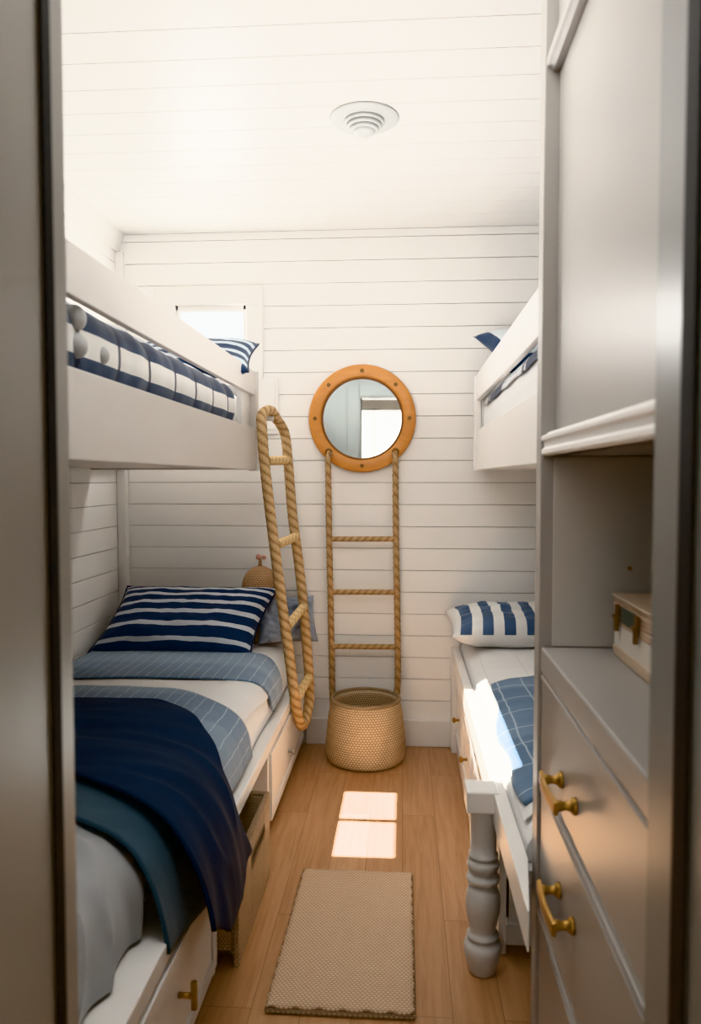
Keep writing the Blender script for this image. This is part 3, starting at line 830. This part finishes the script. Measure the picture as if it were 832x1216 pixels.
# ------------------------------------------------------------------ right upper bunk
QX, QE = .32, 3.40
t = thing('upper_bunk', 'white upper bunk on the right, its end half hidden by the tall cabinet', 'bunk bed', (.7, 2.5, 1.284), 'upper bunks')
box('guard_rail', M_bed, QX, QX+.022, 1.60, QE, 1.590, 1.705, t, .003)
box('side_panel', M_bed, QX, QX+.022, 1.60, QE, 1.284, 1.458, t, .003)
box('end_post', M_bed, QX-.010, QX+.022, QE-.001, QE+.026, 1.278, 1.700, t, .003)
box('slat_base', M_bed, QX+.0225, XR-.001, 1.60, QE, 1.29, 1.32, t, .002)
box('end_board', M_bed, QX+.023, XR-.001, QE, QE+.022, 1.284, 1.64, t, .003)
box('wall_cleat', M_bed, QX+.03, XR-.001, QE+.022, YB-.001, 1.29, 1.32, t, .002)
t = thing('mattress', 'pale mattress on the right upper bunk seen through the rail slot', 'mattress', (.7, 2.5, 1.32))
prof = [(XR-.01, 1.322), (.365, 1.322), (.358, 1.36), (.352, 1.45), (.350, 1.52), (.354, 1.57), (.375, 1.592), (XR-.01, 1.595)]
MB().prism(prof, 'y', 1.62, QE-.01).build('mattress_body', M_sheet, t, .006)
UP = Path([(1.12, 1.600), (.60, 1.602), (.42, 1.600), (.375, 1.596), (.352, 1.575), (.347, 1.550)])
o = sheet(UP, lambda u: 1.65, lambda u: 3.25, lambda q: UP.len*(.995-.004*math.sin(q*30)), .001, .009, -1, ny=60, ns=50, seed=71, yfreq=9).build('plaid_blanket', M_splaid, None, solid=.004)
tag(o, 'navy and grey plaid blanket on the right upper bunk', 'blanket')
o = pillow('bordered_pillow', M_border, .50, .36, .11, place((.575, 3.22, 1.795), math.radians(34), math.radians(0), math.radians(-4)) @ Matrix.Rotation(math.radians(14), 4, 'Z'), seed=44, pinch=.16)
tag(o, 'pale pillow with navy border on the right upper bunk', 'pillow')

# ------------------------------------------------------------------ tall cabinet
C0, C1, CF, CB = .800, 1.495, .268, .80
t = thing('tall_cabinet', 'tall grey-white cabinet on the right with brass pulls and open niche', 'cabinet', (.55, 1.18, 0))
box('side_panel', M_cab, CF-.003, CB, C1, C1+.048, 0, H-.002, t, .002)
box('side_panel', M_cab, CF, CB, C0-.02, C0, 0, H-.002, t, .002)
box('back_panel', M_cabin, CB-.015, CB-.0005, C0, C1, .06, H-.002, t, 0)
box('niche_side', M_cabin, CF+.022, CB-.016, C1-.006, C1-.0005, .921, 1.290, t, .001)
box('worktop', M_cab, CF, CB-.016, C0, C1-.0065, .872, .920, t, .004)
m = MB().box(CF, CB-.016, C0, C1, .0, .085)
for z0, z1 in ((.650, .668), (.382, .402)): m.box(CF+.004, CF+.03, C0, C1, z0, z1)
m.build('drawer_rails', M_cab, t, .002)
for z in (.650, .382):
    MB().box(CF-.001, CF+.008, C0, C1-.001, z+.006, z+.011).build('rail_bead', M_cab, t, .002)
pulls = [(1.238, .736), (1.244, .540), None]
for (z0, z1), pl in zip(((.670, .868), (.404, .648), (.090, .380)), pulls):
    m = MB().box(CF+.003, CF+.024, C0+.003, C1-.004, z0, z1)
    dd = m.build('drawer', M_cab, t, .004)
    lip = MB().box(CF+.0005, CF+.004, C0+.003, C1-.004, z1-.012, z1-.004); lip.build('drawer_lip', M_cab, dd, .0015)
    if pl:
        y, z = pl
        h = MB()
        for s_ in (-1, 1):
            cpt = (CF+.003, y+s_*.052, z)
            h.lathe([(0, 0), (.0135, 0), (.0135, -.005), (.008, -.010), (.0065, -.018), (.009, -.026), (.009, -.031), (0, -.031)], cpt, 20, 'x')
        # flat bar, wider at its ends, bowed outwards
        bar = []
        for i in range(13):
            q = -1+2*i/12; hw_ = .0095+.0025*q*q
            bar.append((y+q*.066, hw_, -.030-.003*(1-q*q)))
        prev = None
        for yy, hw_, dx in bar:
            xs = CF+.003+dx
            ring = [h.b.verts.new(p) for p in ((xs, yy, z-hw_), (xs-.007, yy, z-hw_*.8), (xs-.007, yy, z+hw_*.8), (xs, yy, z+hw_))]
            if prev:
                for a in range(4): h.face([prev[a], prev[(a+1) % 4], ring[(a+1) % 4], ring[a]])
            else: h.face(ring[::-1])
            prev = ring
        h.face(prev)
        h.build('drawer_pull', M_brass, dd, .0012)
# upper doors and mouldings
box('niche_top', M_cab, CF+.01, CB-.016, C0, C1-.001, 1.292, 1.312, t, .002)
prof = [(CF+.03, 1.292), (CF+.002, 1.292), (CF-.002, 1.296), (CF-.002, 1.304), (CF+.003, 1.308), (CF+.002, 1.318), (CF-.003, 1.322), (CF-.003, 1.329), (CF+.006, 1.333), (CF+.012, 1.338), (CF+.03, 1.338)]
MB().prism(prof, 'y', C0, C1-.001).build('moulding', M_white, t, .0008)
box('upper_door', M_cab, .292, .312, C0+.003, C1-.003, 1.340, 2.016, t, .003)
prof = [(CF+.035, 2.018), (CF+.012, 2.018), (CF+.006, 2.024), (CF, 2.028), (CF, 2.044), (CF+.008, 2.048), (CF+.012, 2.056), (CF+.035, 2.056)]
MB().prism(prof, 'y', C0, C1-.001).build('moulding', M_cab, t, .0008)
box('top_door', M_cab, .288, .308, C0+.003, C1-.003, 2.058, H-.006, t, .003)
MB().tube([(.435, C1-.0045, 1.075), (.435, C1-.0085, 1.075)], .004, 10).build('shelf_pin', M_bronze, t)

# vintage case in the niche
x0, x1, ya, yb, z0, z1 = .395, .66, 1.205, 1.445, .9205, 1.028
t = thing('travel_case', 'small cream case with tan lid and brass clasps in the cabinet niche', 'case', ((x0+x1)/2, (ya+yb)/2, z0))
body = MB(); zb = .985
rr = .022
prof = []
for a in range(7):
    q = PI+a*PI/12; prof.append((ya+rr+rr*math.cos(q), z0+.004+rr+rr*math.sin(q)))
for a in range(7):
    q = 1.5*PI+a*PI/12; prof.append((yb-rr+rr*math.cos(q), z0+.004+rr+rr*math.sin(q)))
prof += [(yb, zb), (ya, zb)]
body.prism(prof, 'x', x0, x1).build('case_body', M_cream, t, .004)
tr = []
MB().prism([(ya+.02, z0), (yb-.02, z0), (yb-.004, z0+.012), (yb-.004, z0+.019), (ya+.004, z0+.019), (ya+.004, z0+.012)], 'x', x0-.003, x1).build('base_trim', M_tanl, t, .002)
MB().box(x0-.002, x1, ya-.002, yb+.002, zb-.004, zb+.010).build('case_band', M_tan, t, .002)
m = MB()
for i in range(4): m.box(x0-.001+.001*(i % 2), x1, ya, yb, zb+.0105+i*.0082, zb+.0105+(i+1)*.0082-.001)
m.build('lid', M_tan, t, .0015)
MB().box(x0-.004, x1, ya-.003, yb+.003, zb+.0432, zb+.0482).build('lid_edge', M_tanl, t, .002)
MB().box(x0-.005, x0-.001, 1.305, 1.385, zb+.004, zb+.034).build('name_plate', paint('dark_green_grey', (.09, .10, .085), .5), t, .003)
for y in (1.402, 1.288):
    q = MB().box(x0-.009, x0-.003, y-.007, y+.007, zb+.012, zb+.034).box(x0-.011, x0-.004, y-.005, y+.005, zb-.014, zb+.012).tube([(x0-.010, y-.008, zb+.012), (x0-.010, y+.008, zb+.012)], .004, 10)
    q.build('clasp', M_bronze, t, .0012)

# ------------------------------------------------------------------ light
w = bpy.data.worlds.new('World'); S.world = w; w.use_nodes = True
nt = w.node_tree; bg = nt.nodes['Background']
sky = nt.nodes.new('ShaderNodeTexSky'); sky.sky_type = 'HOSEK_WILKIE'; sky.sun_direction = Vector((-.2, -.56, 1)).normalized(); sky.turbidity = 4
mx = nt.nodes.new('ShaderNodeMix'); mx.data_type = 'RGBA'; mx.inputs[0].default_value = .75
nt.links.new(sky.outputs[0], mx.inputs[6]); mx.inputs[7].default_value = (1., .985, .97, 1)
nt.links.new(mx.outputs[2], bg.inputs[0]); bg.inputs[1].default_value = 2.2

def lamp(name, kind, energy, loc, target=None, direction=None, color=(1, .95, .88), size=None, sizey=None, **k):
    l = bpy.data.lights.new(name, kind); l.energy = energy; l.color = color
    if size and kind == 'AREA':
        l.shape = 'RECTANGLE'; l.size = size; l.size_y = sizey or size
    for a, v in k.items(): setattr(l, a, v)
    o = bpy.data.objects.new(name, l); COL.objects.link(o); o.location = loc
    d = Vector(direction) if direction else Vector(target)-Vector(loc)
    o.rotation_euler = d.to_track_quat('-Z', 'Y').to_euler()
    return o
lamp('sun', 'SUN', 62., (-1, -3, 6), direction=(.2, .56, -1), color=(1, .955, .90), angle=math.radians(.35))
lamp('added_overhead_fill', 'AREA', 9., (-.25, 1.40, H-.03), direction=(.0, .45, -1), color=(1, .985, .97), size=.9, sizey=.75)  # added fill lamp under the ceiling, brightens the near end
lamp('back_window_fill', 'AREA', 8., (-.89, YB-.03, 1.90), direction=(.1, -1, .05), color=(1, .97, .93), size=.30, sizey=.24)
lamp('hall_window_fill', 'AREA', 4.5, (-.37, YH+.06, 1.63), direction=(0, 1, -.1), color=(1, .96, .91), size=.8, sizey=.7)
lamp('ceiling_wash', 'AREA', 8.8, (-.15, 2.35, 1.50), direction=(0, 0, 1), color=(1, .985, .97), size=.5, sizey=1.1)  # unseen lamp added in mid-air, bounces light off the ceiling

# ------------------------------------------------------------------ camera
cam = bpy.data.cameras.new('camera'); co = bpy.data.objects.new('camera', cam); COL.objects.link(co)
co.location = (0, 0, 1.25)
co.rotation_euler = (math.radians(90-2.6), 0, math.radians(4.0))
cam.sensor_fit = 'HORIZONTAL'; cam.sensor_width = 36.; cam.lens = 36.*900/832
cam.clip_start = .02
cam.dof.use_dof = True; cam.dof.focus_distance = 2.9; cam.dof.aperture_fstop = 5.6
S.camera = co
S.view_settings.view_transform = 'Khronos PBR Neutral'
S.view_settings.exposure = .65
